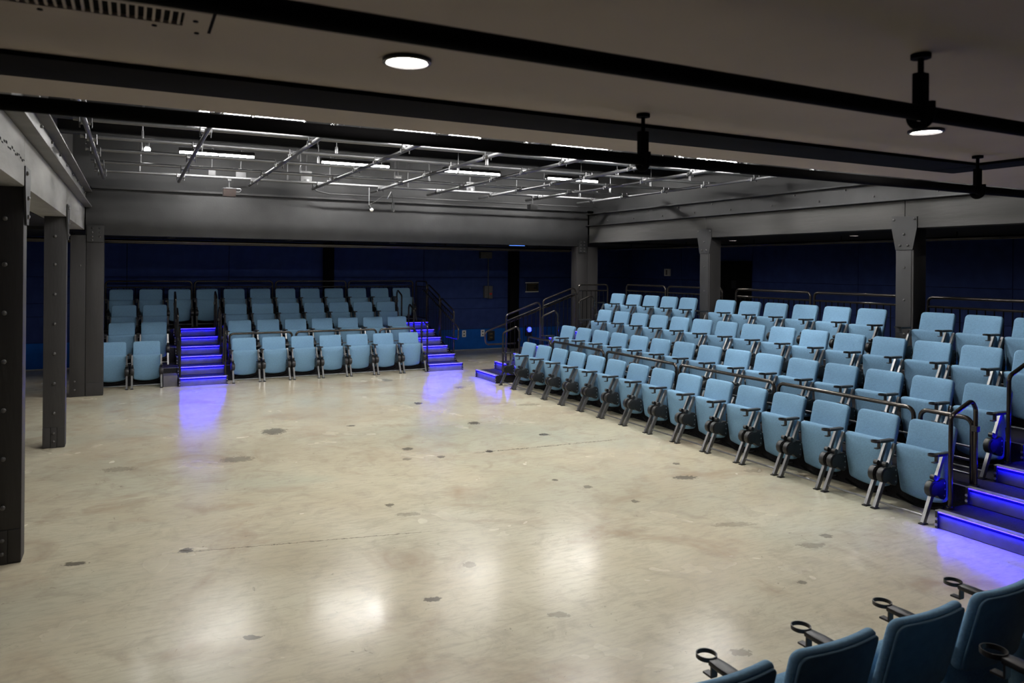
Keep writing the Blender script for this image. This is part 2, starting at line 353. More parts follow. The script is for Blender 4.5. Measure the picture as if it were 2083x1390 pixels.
# ------------------------------------------------------------------ columns
def column(name, label, x0, x1, y0, y1, ztop, face, split=None, bolt_z=(), base=True, foot=None):
    c = thing(name, label, 'column', ((x0 + x1) / 2, (y0 + y1) / 2, 0), 0, 'columns around the bay')
    hx, hy = (x1 - x0) / 2, (y1 - y0) / 2
    if split:
        s = split - (x0 + x1) / 2
        obj('shaft', box(NB(), -hx, s - .003, -hy, hy, 0, ztop, .006), 'column', c)
        obj('shaft', box(NB(), s + .003, hx, -hy, hy, 0, ztop, .006), 'column', c)
    else:
        obj('shaft', box(NB(), -hx, hx, -hy, hy, 0, ztop, .008), 'column', c)
    if face == 'front':
        bolts(c, [(0, -hy - .004, z) for z in bolt_z])
        if base:
            st = obj('base_strap', box(NB(), -.03, .03, -hy - .012, -hy, 0.0, .25, .003), 'column', c)
            bolts(st, [(0, -hy - .016, .08), (0, -hy - .016, .18)], .8)
            obj('base_angle', box(NB(), .035, hx, -hy - .008, -hy, 0.01, .25, .003), 'column', c)
            obj('base_angle', box(NB(), -hx, -.035, -hy - .008, -hy, 0.01, .25, .003), 'column', c)
        # edge plate under the beam on the +X side
        pl = obj('gusset_plate', prism(NB(), [(-hy - .06, 2.95), (hy + .06, 2.95), (hy + .06, 2.8), (hy - .03, 2.52), (-hy + .03, 2.52), (-hy - .06, 2.8)], lambda u, d, v: (hx + d, u, v), 0.002, .016), 'steel', c)
        for z in (2.9, 2.72, 2.58):
            o = obj('bolt', BOLT, 'bolt', pl, (hx + .02, -.02 if z < 2.9 else -hy, z)); o.rotation_euler = (0, 0, math.pi / 2)
    elif face == 'left':
        bolts_rot = [(-hx - .004, 0, z) for z in bolt_z]
        for p in bolts_rot:
            o = obj('bolt', BOLT, 'bolt', c, p); o.rotation_euler = (0, 0, math.pi / 2)
        obj('face_plate', box(NB(), -hx - .006, -hx, -hy + .03, hy - .005, .05, 2.52, .002), 'steel', c)
        pl = obj('gusset_plate', prism(NB(), [(.185, 2.97), (-.185, 2.95), (-.185, 2.8), (-.125, 2.51), (.125, 2.51), (.185, 2.8)], lambda u, d, v: (-hx - d, u, v), .002, .018), 'steel', c)
        for (y, z) in ((.15, 2.92), (-.15, 2.92), (0, 2.72), (.055, 2.57), (-.055, 2.57)):
            o = obj('bolt', BOLT, 'bolt', pl, (-hx - .022, y, z)); o.rotation_euler = (0, 0, math.pi / 2)
    return c
BZ = [.42, .78, 1.14, 1.50, 1.86, 2.22, 2.56]
column('column', 'black bolted column at the left edge, nearest the camera', -.955, -.722, 6.60, 6.79, 2.80, 'front', bolt_z=BZ)
column('column', 'black bolted column on the left, second from the camera', -.945, -.712, 10.52, 10.71, 2.80, 'front', bolt_z=BZ)
pc = column('column', 'wide double column under the left end of the far girder', -.92, -.425, 14.385, 14.62, 2.71, 'none', split=-.69)
bolts(pc, [(-.17, -.122, .26), (-.17, -.122, .12), (-.10, -.122, 2.2)], .9)
obj('base_plate', box(NB(), -.005, .2475, -.1255, -.1175, .01, .22, .003), 'column', pc)
column('column', 'dark square column in the far right corner beside stairs', 8.99, 9.56, 14.385, 14.62, 2.71, 'none', split=9.28)
column('column', 'grey column rising through the top right row, farther one', 9.30, 9.56, 10.36, 10.62, 2.80, 'left', bolt_z=[.95, 1.4, 1.83, 2.27])
column('column', 'grey column rising through the top right row, nearer one', 9.30, 9.56, 6.42, 6.68, 2.80, 'left', bolt_z=[.95, 1.37, 1.83, 2.27])
column('column', 'grey column beside the near right stairs, outside the view', 9.30, 9.56, 2.50, 2.76, 2.89, 'none')
for xa, xb in ((4.16, 4.40), (9.23, 9.5)):
    tag(obj('pilaster', box(NB(), xa, xb, 18.17, 18.335, 0, 2.79, .01), 'black'),
        'narrow black pilaster on the far wall above the far seats' if xa < 5 else 'black pilaster on the far wall beside the framed sign', 'pilaster')
# ------------------------------------------------------------------ black framing on the low ceiling
tag(obj('ceiling_beam', box(NB(), -4.7, 4.72, 2.84, 3.16, 2.893, 2.9095, .003), 'black'), 'wide black beam across the low ceiling above the camera', 'beam')
tag(obj('ceiling_beam', box(NB(), 4.73, 4.98, -3.5, 3.16, 2.893, 2.9095, .003), 'black'), 'black beam running toward the camera at upper right', 'beam')
def hung_pipe(name, label, y, z, xs, x0=-4.6, x1=12.5):
    p = thing(name, label, 'pipe', (0, y, z))
    obj('tube', cyl(NB(), (x0, 0, 0), (x1, 0, 0), .0245, 20), 'black', p)
    for x in xs:
        h_ = obj('hanger', box(NB(), x - .022, x + .022, -.015, .015, .02, .125, .006), 'black', p)
        obj('clamp_body', tube(NB(), fillet([(x, -.034, .03), (x, -.034, -.04), (x, .034, -.04), (x, .034, .03)], .034, 6), .014, 8), 'black', h_)
        obj('ceiling_rod', cyl(NB(), (x, 0, .12), (x, 0, 2.91 - z), .009, 10), 'black', h_)
        bq = NB(); cyl(bq, (x, 0, 2.895 - z), (x, 0, 2.909 - z), .03, 16); obj('ceiling_rose', bq, 'black', h_)
    return p
hung_pipe('black_pipe', 'black pipe hung from the low ceiling, nearest the camera', 1.50, 2.725, [-1.3, 2.2, 5.6])
hung_pipe('black_pipe', 'black pipe along the edge of the low ceiling', 2.66, 2.708, [-1.1, 2.0, 4.43])
# vent
v = thing('ceiling_vent', 'dusty grey louvred vent in the low ceiling, upper left', 'vent', (0, 0, 2.91))
fr = NB()
for (a, b_, c, d) in ((-1.2, .187, 2.27, 2.335), (-1.2, .187, 2.02, 2.15), (.12, .187, 2.15, 2.27), (-1.2, -1.13, 2.15, 2.27)): box(fr, a, b_, c, d, -.014, -.004)
obj('frame', fr, 'soffit', v)
obj('shadow_gap', box(NB(), -1.215, .199, 2.005, 2.348, -.0035, -.0008), 'black', v)  # black plate drawn in for the shade line around the vent frame
obj('backing', box(NB(), -1.13, .12, 2.15, 2.27, -.0045, -.0036), 'black', v)
LV = box(NB(), -.0035, .0035, -.06, .06, -.012, -.0042); LV = finish(LV, 'louver')
for i in range(60):
    obj('louver', LV, 'soffit', v, (-1.118 + i * .0208, 2.21, 0))
for p in ((.15, 2.21), (.16, 2.32), (.05, 2.30), (-.22, 2.30), (-.5, 2.30)):
    obj('screw', cyl(NB(), (p[0], p[1], -.017), (p[0], p[1], -.014), .007, 8), 'black', v)
# downlights
def downlight(x, y, z, label, r=.068, grp='recessed downlights', lens='lamp'):
    d = thing('downlight', label, 'light', (x, y, z), 0, grp)
    bm = NB(); n = 24
    prof = [(r * 1.18, -.0003), (r * 1.18, -.012), (r * 1.02, -.014), (r * .97, -.0003)]
    R = [[bm.verts.new((a * math.cos(2 * math.pi * k / n), a * math.sin(2 * math.pi * k / n), zz)) for k in range(n)] for a, zz in prof]
    for A, B in zip(R, R[1:] + R[:1]):
        for k in range(n): bm.faces.new((A[k], A[(k + 1) % n], B[(k + 1) % n], B[k]))
    obj('trim_ring', bm, 'plastic', d)
    bm = NB(); bmesh.ops.create_circle(bm, cap_ends=True, segments=n, radius=r * .99)
    for f in bm.faces: f.normal_flip()
    me = bpy.data.meshes.new('lens'); bm.to_mesh(me); bm.free(); me.flip_normals() if me.polygons[0].normal.z > 0 else None
    obj('lens', me, lens, d, (0, 0, -.004))
downlight(.80, 2.34, 2.91, 'round lit downlight in the low ceiling left of centre')
downlight(3.416, 2.30, 2.91, 'round lit downlight in the low ceiling at upper right')
downlight(6.03, 2.30, 2.91, 'round lit downlight above the near right stairs, outside the view')
downlight(-1.8, 2.34, 2.91, 'round lit downlight in the low ceiling, outside the view at left')
for i, x in enumerate((.73, 3.15, 5.58, 7.95)):
    downlight(x, 17.25, WT, f'small lit downlight under the far ceiling, {ORD[i]} from the left', lens='lamp2')
for i, y in enumerate((6.0, 9.0, 12.0)):
    downlight(11.4, y, 2.85, f'small lit downlight behind the right columns, {ORD[i]} from the near end')
for i, y in enumerate((6.0, 9.9, 13.8)):
    downlight(-2.6, y, 2.85, f'small lit downlight beyond the left columns, {ORD[i]} from the near end')
o = thing('indicator_bar', 'slim glowing blue bar under the far ceiling near the corner', 'light', (8.75, 16.9, WT))
obj('housing', box(NB(), -.26, .26, -.03, .03, -.03, 0, .004), 'plastic', o)
obj('light_strip', box(NB(), -.22, .22, -.034, -.0305, -.022, -.010), 'cyanled', o)
# ------------------------------------------------------------------ dark service pipes under far / right ceilings
def service_pipe(label, a, b, n):
    a, b = Vector(a), Vector(b)
    p = thing('service_pipe', label, 'pipe', a)
    obj('tube', cyl(NB(), (0, 0, 0), b - a, .03, 14), 'rail', p)
    for i in range(n):
        q = (b - a) * ((i + .5) / n)
        obj('hanger', cyl(NB(), q + Vector((0, 0, .028)), q + Vector((0, 0, 2.8 - a.z)), .008, 8), 'black', p)
service_pipe('thin dark pipe slung below the far ceiling behind the girder', (-4.6, 15.6, 2.668), (9.9, 15.6, 2.668), 6)
service_pipe('second dark pipe slung below the far ceiling, lower one', (-4.6, 16.2, 2.655), (9.9, 16.2, 2.655), 6)
service_pipe('dark pipe slung behind the right columns below the ceiling', (10.6, 3.7, 2.70), (10.6, 15.5, 2.70), 6)
# ------------------------------------------------------------------ roof joists, lighting grid
for i, y in enumerate((4.4, 5.5, 7.4, 8.0, 10.4, 11.6)):
    bm = NB(); box(bm, PX0, PX1, y - .075, y + .075, 3.98, 4.0); box(bm, PX0, PX1, y - .008, y + .008, 4.0, 4.42); box(bm, PX0, PX1, y - .075, y + .075, 4.42, 4.45)
    tag(obj('roof_joist', bm, 'steel'), f'dark steel roof joist above the lighting grid, {ORD[5 - i]} from the far wall', 'joist', 'roof joists')
CL = NB()
cyl(CL, (-.045, 0, .024), (-.018, 0, .024), .034, 10); cyl(CL, (.018, 0, .024), (.045, 0, .024), .034, 10)
box(CL, -.05, .05, -.03, .03, .015, .035); cyl(CL, (-.055, .03, .02), (-.055, .03, -.035), .008, 6); cyl(CL, (.055, .03, .02), (.055, .03, -.035), .008, 6)
cyl(CL, (-.055, -.03, .07), (-.055, -.03, .01), .008, 6); cyl(CL, (.055, -.03, .07), (.055, -.03, .01), .008, 6)
CL = finish(CL, 'clamp')
XP = [-.43, .70, 1.85, 2.97, 4.08, 5.22, 6.35, 7.44, 8.72]
YP = [4.10, 5.25, 6.40, 7.55, 8.70, 9.85, 10.92, 12.21, 13.35]
ZG = 3.65
for i, x in enumerate(XP):
    p = thing('grid_pipe', f'silver lighting grid pipe running away from camera, {ORD[i]} from the left', 'pipe', (x, 0, ZG), 0, 'lighting grid pipes')
    obj('tube', cyl(NB(), (0, 3.75, 0), (0, 13.95, 0), .0242, 16), 'pipe', p)
    for y in YP: obj('clamp', CL, 'clamp', p, (0, y, 0))
for j, y in enumerate(YP):
    p = thing('grid_pipe', f'silver lighting grid cross pipe, {ORD[8 - j]} from the far wall', 'pipe', (0, y, ZG + .0485), 0, 'lighting grid pipes')
    obj('tube', cyl(NB(), (-.54, 0, 0), (9.05, 0, 0), .0242, 16), 'pipe', p)
    for x in (.1, 2.4, 4.6, 6.9, 8.4):
        r_ = obj('hanger_rod', cyl(NB(), (x, 0, .02), (x, 0, ZD - ZG - .0485), .006, 8), 'clamp', p)
        obj('hanger_clip', box(NB(), x - .012, x + .012, -.03, .03, .015, .11, .004), 'clamp', r_)
# fluorescents
def fluor(x0, x1, y, label, z=3.89):
    f = thing('fluorescent_light', label, 'light', ((x0 + x1) / 2, y, z), 0, 'fluorescent strip lights')
    hw = (x1 - x0) / 2
    bm = NB(); prism(bm, [(-.072, .045), (.072, .045), (.06, .10), (-.06, .10)], lambda u, d, v: (d, u, v), -hw, hw); obj('housing', bm, 'steel', f)
    for a, b_ in ((-hw + .015, -.03), (.03, hw - .015)):
        bm = NB(); prism(bm, [(.07 * math.cos(t), .022 + .024 * math.sin(t)) for t in [2 * math.pi * k / 8 for k in range(8)]], lambda u, d, v: (d, u, v), a, b_); obj('tube', bm, 'tube', f)
    for x in (-hw + .007, 0, hw - .007): obj('lamp_holder', box(NB(), x - .007, x + .007, -.035, .035, -.02, .06, .003), 'box', f)
    for x in (-hw * .6, hw * .6): obj('hanging_rod', cyl(NB(), (x, 0, .11), (x, 0, ZD - z), .006, 8), 'clamp', f)
FX = [(.62, 1.76), (2.80, 3.97), (5.0, 6.13), (7.16, 8.32)]
FXF = [(.65, 1.80), (2.90, 4.12), (5.18, 6.34), (7.40, 8.60)]
for (yy, nm) in ((13.0, 'farthest'), (8.70, 'middle'), (6.4, 'nearest')):
    for i, (a, b_) in enumerate(FXF if yy > 12 else FX): fluor(a, b_, yy, f'bright fluorescent strip in the {nm} row above the grid, {ORD[i]} from the left', 3.995 if yy > 12 else 3.89)
b = thing('flood_lamp', 'bare bright round lamp above the left end of the grid', 'light', (.19, 12.5, 3.96))
bm = NB(); bmesh.ops.create_uvsphere(bm, u_segments=16, v_segments=10, radius=.045); obj('bulb', bm, 'bulb', b)
bm = NB(); cyl(bm, (0, 0, .03), (0, 0, .10), .03, 12); cyl(bm, (0, 0, .10), (0, 0, ZD - 3.96), .01, 8); obj('lamp_holder', bm, 'box', b)
# boxes, conduit and small gear near the far end of the grid
def jbox(label, x, y, z, w_, h_, d_=.06, marks=False, stub=True, ztop=None):
    o = thing('junction_box', label, 'box', (x, y, z))
    obj('body', box(NB(), -w_ / 2, w_ / 2, -d_ / 2, d_ / 2, -h_ / 2, h_ / 2, .004), 'box', o)
    if stub: obj('conduit_stub', tube(NB(), fillet([(0, 0, h_ / 2 - .005), (0, 0, h_ / 2 + .12), (.03, .05, (ztop or ZD) - z)], .05), .012, 8), 'box', o)
    if marks:
        for k in range(4): obj('indicator', box(NB(), -.055 + k * .03, -.04 + k * .03, -d_ / 2 - .003, -d_ / 2 + .001, h_ * .22, h_ * .33), 'white', o)
        for k in range(2): obj('socket', box(NB(), -.05 + k * .06, -.01 + k * .06, -d_ / 2 - .003, -d_ / 2 + .001, -h_ * .35, -h_ * .15), 'plastic' if k == 0 else 'white', o)
YB = 13.75
jbox('small grey junction box above the brown speaker, left one', 1.21, YB, 3.82, .115, .10)
jbox('wide grey junction box above the brown speaker, right one', 1.68, YB, 3.81, .17, .12)
jbox('grey dimmer box with small white indicators on the far grid', 2.80, YB, 3.83, .20, .23, .08, True)
jbox('small grey junction box right of the dimmer box', 3.23, YB, 3.76, .11, .09)
jbox('small grey junction box left of the coiled cable', 4.47, YB, 3.77, .13, .10)
jbox('taller grey control box with a white label near the coiled cable', 4.62, 14.0, 3.92, .14, .18, .08, True)
jbox('second grey dimmer box with white indicators farther right', 6.05, YB, 3.84, .18, .20, .08, True)
cn = tag(obj('conduit', tube(NB(), fillet([(2.95, 13.9, 3.80), (2.98, 13.9, 3.62), (3.25, 13.9, 3.57), (9.2, 13.9, 3.57)], .12), .016, 10), 'steel'), 'dark conduit bending along the far girder top', 'conduit')
s_ = thing('hanging_speaker', 'small brown box speaker hanging below the far grid pipe', 'speaker', (1.45, 13.35, 3.44))
obj('cabinet', box(NB(), -.10, .10, -.07, .07, -.06, .07, .006), 'brown', s_)
obj('top_plate', box(NB(), -.105, .105, -.075, .075, .07, .082, .003), 'box', s_)
bm = NB(); box(bm, -.05, .05, -.012, .012, .083, .10); cyl(bm, (0, 0, .10), (0, 0, .235), .013, 8); box(bm, -.028, .028, -.03, .03, .20, .235, .004); obj('bracket', bm, 'clamp', s_)
obj('cable', tube(NB(), fillet([(.09, .02, .03), (.17, .02, .03), (.20, .0, .08), (.12, 0, .085)], .03), .006, 6), 'alu', s_)
m_ = thing('hanging_microphone', 'small white microphone hanging from the grid by a wire', 'microphone', (3.86, 13.35, 3.30))
obj('wire', cyl(NB(), (0, 0, .05), (0, 0, .40), .005, 6), 'alu', m_)
bm = NB(); cyl(bm, (0, 0, .05), (.04, 0, -.02), .018, 10); obj('holder', bm, 'plastic', m_)
bm = NB(); bmesh.ops.create_uvsphere(bm, u_segments=14, v_segments=8, radius=.034, matrix=Matrix.Translation((.05, 0, -.035))); obj('capsule', bm, 'white', m_)
obj('cable', tube(NB(), [(0, 0, .06), (.12, 0, .12), (.25, 0, .22), (.40, 0, .37)], .004, 6), 'plastic', m_)
c_ = thing('coiled_cable', 'coil of dark cable looped from the grid pipe end', 'cable', (4.30, 13.35, 3.45))
obj('coil', tube(NB(), [(.02 + .025 * math.cos(t), .01 * math.sin(t), -.12 + .09 * math.sin(t)) for t in [k * 2 * math.pi / 16 for k in range(16)]], .009, 6, True), 'plastic', c_)
obj('tail', tube(NB(), [(-.02, 0, .18), (0, 0, .10), (.02, 0, -.03)], .008, 6), 'plastic', c_)
obj('tie', tube(NB(), [(-.02, 0, .17), (-.08, 0, .06), (-.10, 0, .03)], .008, 6), 'alu', c_)
k_ = thing('hanging_speaker', 'small black speaker hanging from the far right grid pipe', 'speaker', (7.27, 13.35, 3.46))
obj('cabinet', box(NB(), -.085, .085, -.07, .07, -.06, .06, .01), 'plastic', k_)
bm = NB(); cyl(bm, (0, 0, .055), (0, 0, .225), .012, 8); box(bm, -.025, .025, -.03, .03, .19, .225, .004); obj('bracket', bm, 'clamp', k_)
# ------------------------------------------------------------------ wall fittings
def ybox(name, label, cat, x, z, w_, h_, d_, m, yw=18.338):
    return tag(obj(name, box(NB(), x - w_ / 2, x + w_ / 2, yw - d_, yw, z - h_ / 2, z + h_ / 2, min(.008, d_ / 4)), m), label, cat)
ybox('junction_box', 'beige wall box high on the far wall with conduit below', 'box', 8.53, 2.55, .34, .17, .10, 'box')
tag(obj('conduit', cyl(NB(), (8.62, 18.31, 1.73), (8.62, 18.31, 2.463), .013, 10), 'box'), 'thin vertical conduit on the far wall', 'conduit')
sw = thing('wall_switch', 'grey disconnect switch with red label on the far wall', 'switch', (8.60, 18.338, 1.55))
obj('body', box(NB(), -.11, .0, -.09, 0, -.15, .17, .006), 'box', sw); obj('cover', box(NB(), .002, .11, -.13, 0, -.17, .17, .008), 'box', sw)
obj('warning_label', box(NB(), .02, .09, -.133, -.13, -.07, -.02), 'red', sw)
for x, lb in ((8.48, 'white wall outlet low on the far wall left of black socket'), (7.93, 'white wall outlet low on the far wall beside stair guard')):
    o = thing('wall_outlet', lb, 'outlet', (x, 18.338, .44))
    obj('plate', box(NB(), -.055, .055, -.012, 0, -.09, .09, .003), 'white', o)
    for z in (-.04, .04): obj('socket', box(NB(), -.02, .02, -.015, -.012, z - .02, z + .02, .001), 'box', o)
o = thing('power_socket', 'black power socket box with tan plugs on the far wall', 'socket', (8.71, 18.338, .37))
obj('body', box(NB(), -.095, .095, -.08, 0, -.13, .13, .008), 'plastic', o)
for z in (-.05, .05): obj('plug', box(NB(), -.05, .03, -.09, -.08, z - .02, z + .02, .003), 'signtext', o)
o = thing('pilot_lamp', 'glowing blue lamp on a black box behind stair guard', 'lamp', (9.88, 18.338, .48))
obj('housing', box(NB(), -.10, .10, -.06, 0, -.16, .12, .008), 'plastic', o)
bm = NB(); bmesh.ops.create_uvsphere(bm, u_segments=16, v_segments=10, radius=.07, matrix=Matrix.Translation((0, -.075, .02))); obj('globe', bm, 'blueled', o)
sg = thing('framed_sign', 'framed dark sign with faint olive lines on the far wall', 'sign', (9.95, 18.25, 1.68), math.radians(14))
obj('face', box(NB(), -.21, .21, -.012, .012, -.11, .11), 'signface', sg)
obj('top_rail', box(NB(), -.23, .23, -.02, .03, .11, .14, .004), 'white', sg); obj('bottom_rail', box(NB(), -.23, .23, -.02, .03, -.14, -.11, .004), 'white', sg)
obj('side_rail', box(NB(), -.225, -.21, -.015, .015, -.11, .11), 'leg', sg); obj('side_rail', box(NB(), .21, .225, -.015, .015, -.11, .11), 'leg', sg)
for k, (a, b_) in enumerate(((-.18, .17), (-.18, .12), (-.18, .05), (-.18, .17))): obj('printed_line', box(NB(), a, b_, -.0135, -.012, .07 - k * .05, .088 - k * .05), 'signtext', sg)
o = thing('wall_box', 'small white wall fitting on the right wall', 'wall fitting', (13.278, 16.46, 2.125))  # plain white box on the wall with a grille strip
obj('body', box(NB(), -.06, 0, -.11, .11, -.10, .10, .01), 'white', o); obj('grille', box(NB(), -.064, -.06, -.03, .03, -.07, .07), 'box', o)
d_ = thing('door_1', 'black door in the right wall behind the column', 'door', (13.278, 13.9, 0), 0, None, 'structure')
obj('door_leaf', box(NB(), -.04, 0, -.50, .50, .01, 2.35, .004), 'black', d_)
fr = NB(); box(fr, -.05, 0, -.58, -.505, 0, 2.43); box(fr, -.05, 0, .505, .58, 0, 2.43); box(fr, -.05, 0, -.505, .505, 2.355, 2.43); obj('door_frame', fr, 'black', d_)
obj('notice', box(NB(), -.044, -.04, -.1, .06, 1.75, 1.95), 'signface', d_)
# ------------------------------------------------------------------ seats
def rr(w0, h0, rad, n=4, z0=0.0):
    """rounded rectangle outline centred in u, bottom at v=z0."""
    out = []
    for cx_, cz, a0 in ((w0 / 2 - rad, z0 + h0 - rad, 0), (-w0 / 2 + rad, z0 + h0 - rad, 90), (-w0 / 2 + rad, z0 + rad, 180), (w0 / 2 - rad, z0 + rad, 270)):
        for k in range(n + 1):
            a = math.radians(a0 + 90 * k / n); out.append((cx_ + rad * math.cos(a), cz + rad * math.sin(a)))
    return out
def dens(o, step=.06):
    r = []
    for i, p in enumerate(o):
        q = o[(i + 1) % len(o)]; d = math.hypot(q[0] - p[0], q[1] - p[1]); n = max(1, int(d / step))
        for k in range(n): r.append((p[0] + (q[0] - p[0]) * k / n, p[1] + (q[1] - p[1]) * k / n))
    return r
S = {}
# backrest: leaning back, gently wrapped forward at the sides
def back_fn(u, d, v):
    t = (v - .44) / .34
    return (u, .402 + .088 * t + d - .5 * u * u, v)
S['backrest'] = finish(slab(NB(), dens(rr(.45, .385, .042, 4, .42)), 0.0, .045, .016, back_fn, .008), 'backrest', 60)
S['back_shell'] = finish(slab(NB(), dens(rr(.436, .365, .038, 4, .425)), .0455, .060, .005, back_fn), 'back_shell', 60)
cu = []
for (x, z) in dens(rr(.472, .455, .032, 4, .13)):
    if z < .30: z = .13 + (z - .13) * 1.0 - .032 * (1 - (x / .2325) ** 2) * (1 if z < .19 else .3)
    w_ = 1.0 - .10 * max(0, (.36 - z) / .23)
    cu.append((x * w_, z))
def cush_fn(u, d, v): return (u, .268 + d + .05 * (.58 - v) / .48, v)
S['seat_cushion'] = finish(slab(NB(), cu, 0.0, .10, .028, cush_fn, .006), 'seat_cushion', 60)
# slanted leg + arm post (one continuous bar), built at local x=0
bm = NB()
def bar(bm, a, b, wx, wn):
    a, b = Vector(a), Vector(b); t = (b - a).normalized(); n = Vector((1, 0, 0)).cross(t)
    vs = []
    for p in (a, b):
        for sx, sn in ((-1, -1), (1, -1), (1, 1), (-1, 1)): vs.append(bm.verts.new(p + Vector((sx * wx / 2, 0, 0)) + n * sn * wn / 2))
    for f in ((0, 1, 2, 3), (7, 6, 5, 4), (0, 4, 5, 1), (1, 5, 6, 2), (2, 6, 7, 3), (3, 7, 4, 0)): bm.faces.new([vs[i] for i in f])
bar(bm, (0, 0, .008), (0, .20, .415), .030, .042)
S['leg'] = finish(bm, 'leg')
bm = NB(); bar(bm, (0, .17, .36), (0, .275, .575), .026, .034); S['arm_post'] = finish(bm, 'arm_post')
S['foot'] = finish(box(NB(), -.024, .024, -.035, .035, 0, .009, .002), 'foot')
# pivot housing: disc merged into a rear plate, profile in (y,z)
hp = []
for k in range(9):
    a = math.radians(60 + 30 * k); hp.append((.118 + .072 * math.cos(a), .298 + .072 * math.sin(a)))
hp += [(.20, .20), (.255, .185), (.285, .21), (.285, .34), (.262, .372), (.21, .372), (.19, .362)]
S['pivot_housing'] = finish(slab(NB(), hp, -.028, .028, .006, lambda u, d, v: (d, u, v)), 'pivot_housing')
bm = NB(); cyl(bm, (-.034, .118, .298), (.034, .118, .298), .054, 18); cyl(bm, (-.02, .14, .395), (.02, .14, .395), .024, 10); S['pivot_cap'] = finish(bm, 'pivot_cap')
SC = finish(cyl(NB(), (-.0305, 0, 0), (.0305, 0, 0), .008, 8), 'screw')
am = [(-.026, .10), (-.032, .16), (-.030, .27), (-.020, .295), (.020, .295), (.030, .27), (.032, .16), (.026, .10), (.02, .095), (-.02, .095)]
S['armrest'] = finish(slab(NB(), am, .588, .612, .006, lambda u, d, v: (u, v + .02, d)), 'armrest')
bm = NB(); n = 28
ringv = [[bm.verts.new((a * math.cos(2 * math.pi * k / n), .085 + a * math.sin(2 * math.pi * k / n) - .006, z)) for k in range(n)] for a, z in ((.044, .598), (.044, .616), (.0395, .616), (.0395, .598))]
for A, B in zip(ringv, ringv[1:] + ringv[:1]):
    for k in range(n): bm.faces.new((A[k], A[(k + 1) % n], B[(k + 1) % n], B[k]))
S['cup_ring'] = finish(bm, 'cup_ring')
bm = NB(); box(bm, -.016, .016, .120, .128, .540, .60); box(bm, -.016, .016, .075, .126, .535, .543); S['cup_bracket'] = finish(bm, 'cup_bracket')
S['cross_rod'] = finish(cyl(NB(), (-.245, .035, .062), (.245, .035, .062), .010, 8), 'cross_rod')
S['bearer'] = finish(tube(NB(), [(x, .30 + .0 * x, .098 - .05 * (1 - (x / .23) ** 2) + .0) for x in [-.23 + .046 * k for k in range(11)]], .013, 6), 'bearer')
def seat(loc, rotz, label, group, both=False, far=False, arm=1):
    t = thing('theatre_seat', label, 'seat', loc, rotz, group)
    obj('backrest', S['backrest'], 'fabric', t); obj('back_shell', S['back_shell'], 'shell', t)
    obj('seat_cushion', S['seat_cushion'], 'fabric', t)
    obj('cross_rod', S['cross_rod'], 'leg', t); obj('bearer', S['bearer'], 'black', t)
    for sx in (-1, 1):
        x = sx * .238
        l = obj('leg', S['leg'], 'leg', t, (x, 0, 0)); obj('foot', S['foot'], 'plastic', l)
        obj('arm_post', S['arm_post'], 'leg', t, (x, 0, 0))
        h_ = obj('pivot_housing', S['pivot_housing'], 'plastic', t, (x, 0, 0))
        obj('pivot_cap', S['pivot_cap'], 'plastic', h_)
        if not far:
            for (y, z) in ((.255, .225), (.262, .28), (.255, .335)): obj('screw', SC, 'alu', h_, (0, y, z))
        if sx == arm or both:
            a = obj('armrest', S['armrest'], 'plastic', t, (sx * .275, 0, 0))
            obj('cup_ring', S['cup_ring'], 'plastic', a); obj('cup_bracket', S['cup_bracket'], 'plastic', a)
    return t
R2, TR, RISE = .86, .425, .147
ROWN = ['front row', 'second row', 'third row', 'top row']
H2 = 2 * RISE
# far bank: rises towards +Y
FB = 14.86
far_rows = [([-.31, .25], [1.955 + .561 * k for k in range(7)]), ([-.17, .39], [1.98 + .561 * k for k in range(7)]), ([-.14, .425], [2.0 + .559 * k for k in range(7)]), ([-.2 + .566 * k for k in range(12)], [])]
for r, (L_, R_) in enumerate(far_rows):
    for k, x in enumerate(L_ + R_):
        if r == 3: lb = f'blue folding seat, far bank top row, {ORD[k]} from the left'
        elif k < 2: lb = f'blue folding seat, far bank {ROWN[r]}, {"left" if k == 0 else "right"} of the pair left of the stairs'
        else: lb = f'blue folding seat, far bank {ROWN[r]}, {ORD[k - 2]} to the right of the lit left stairs'
        seat((x, FB + R2 * r, H2 * r), 0, lb, 'seats of the far bank', far=r > 0, arm=-1)
# right bank: rises towards +X
RB = 6.215
yr = [4.42 + .568 * (14 - k) for k in range(15)]
right_rows = [yr, yr, yr, [13.16, 12.58, 12.01, 11.45, 10.90, 9.92, 9.34, 8.77, 8.18, 7.60, 7.02, 6.06, 5.48, 4.90]]
for r, ys in enumerate(right_rows):
    for k, y in enumerate(ys):
        seat((RB + R2 * r, y, H2 * r), -math.pi / 2, f'blue folding seat, right bank {ROWN[r]}, {ORD[k]} from the far end', 'seats of the right bank', both=(k == 0 or (r == 3 and k in (5, 11))), far=(r > 0 and k < 9))
# near bank: backs to the camera, rises towards -Y
for k, x in enumerate((1.88, 2.435, 2.99, 3.545, 4.10)):
    seat((x, 2.485, 0), math.pi, ['blue seat seen from behind, leftmost in the near front row', 'blue seat seen from behind, second in the near front row', 'blue seat seen from behind, third in the near front row', 'blue seat seen from behind, fourth in the near front row', 'blue seat of the near front row, fifth from the left'][k], 'seats of the near bank', arm=1 if k else 0)
seat((2.965, 1.625, H2), math.pi, 'near second row seat showing only its cup holder at the corner', 'seats of the near bank')
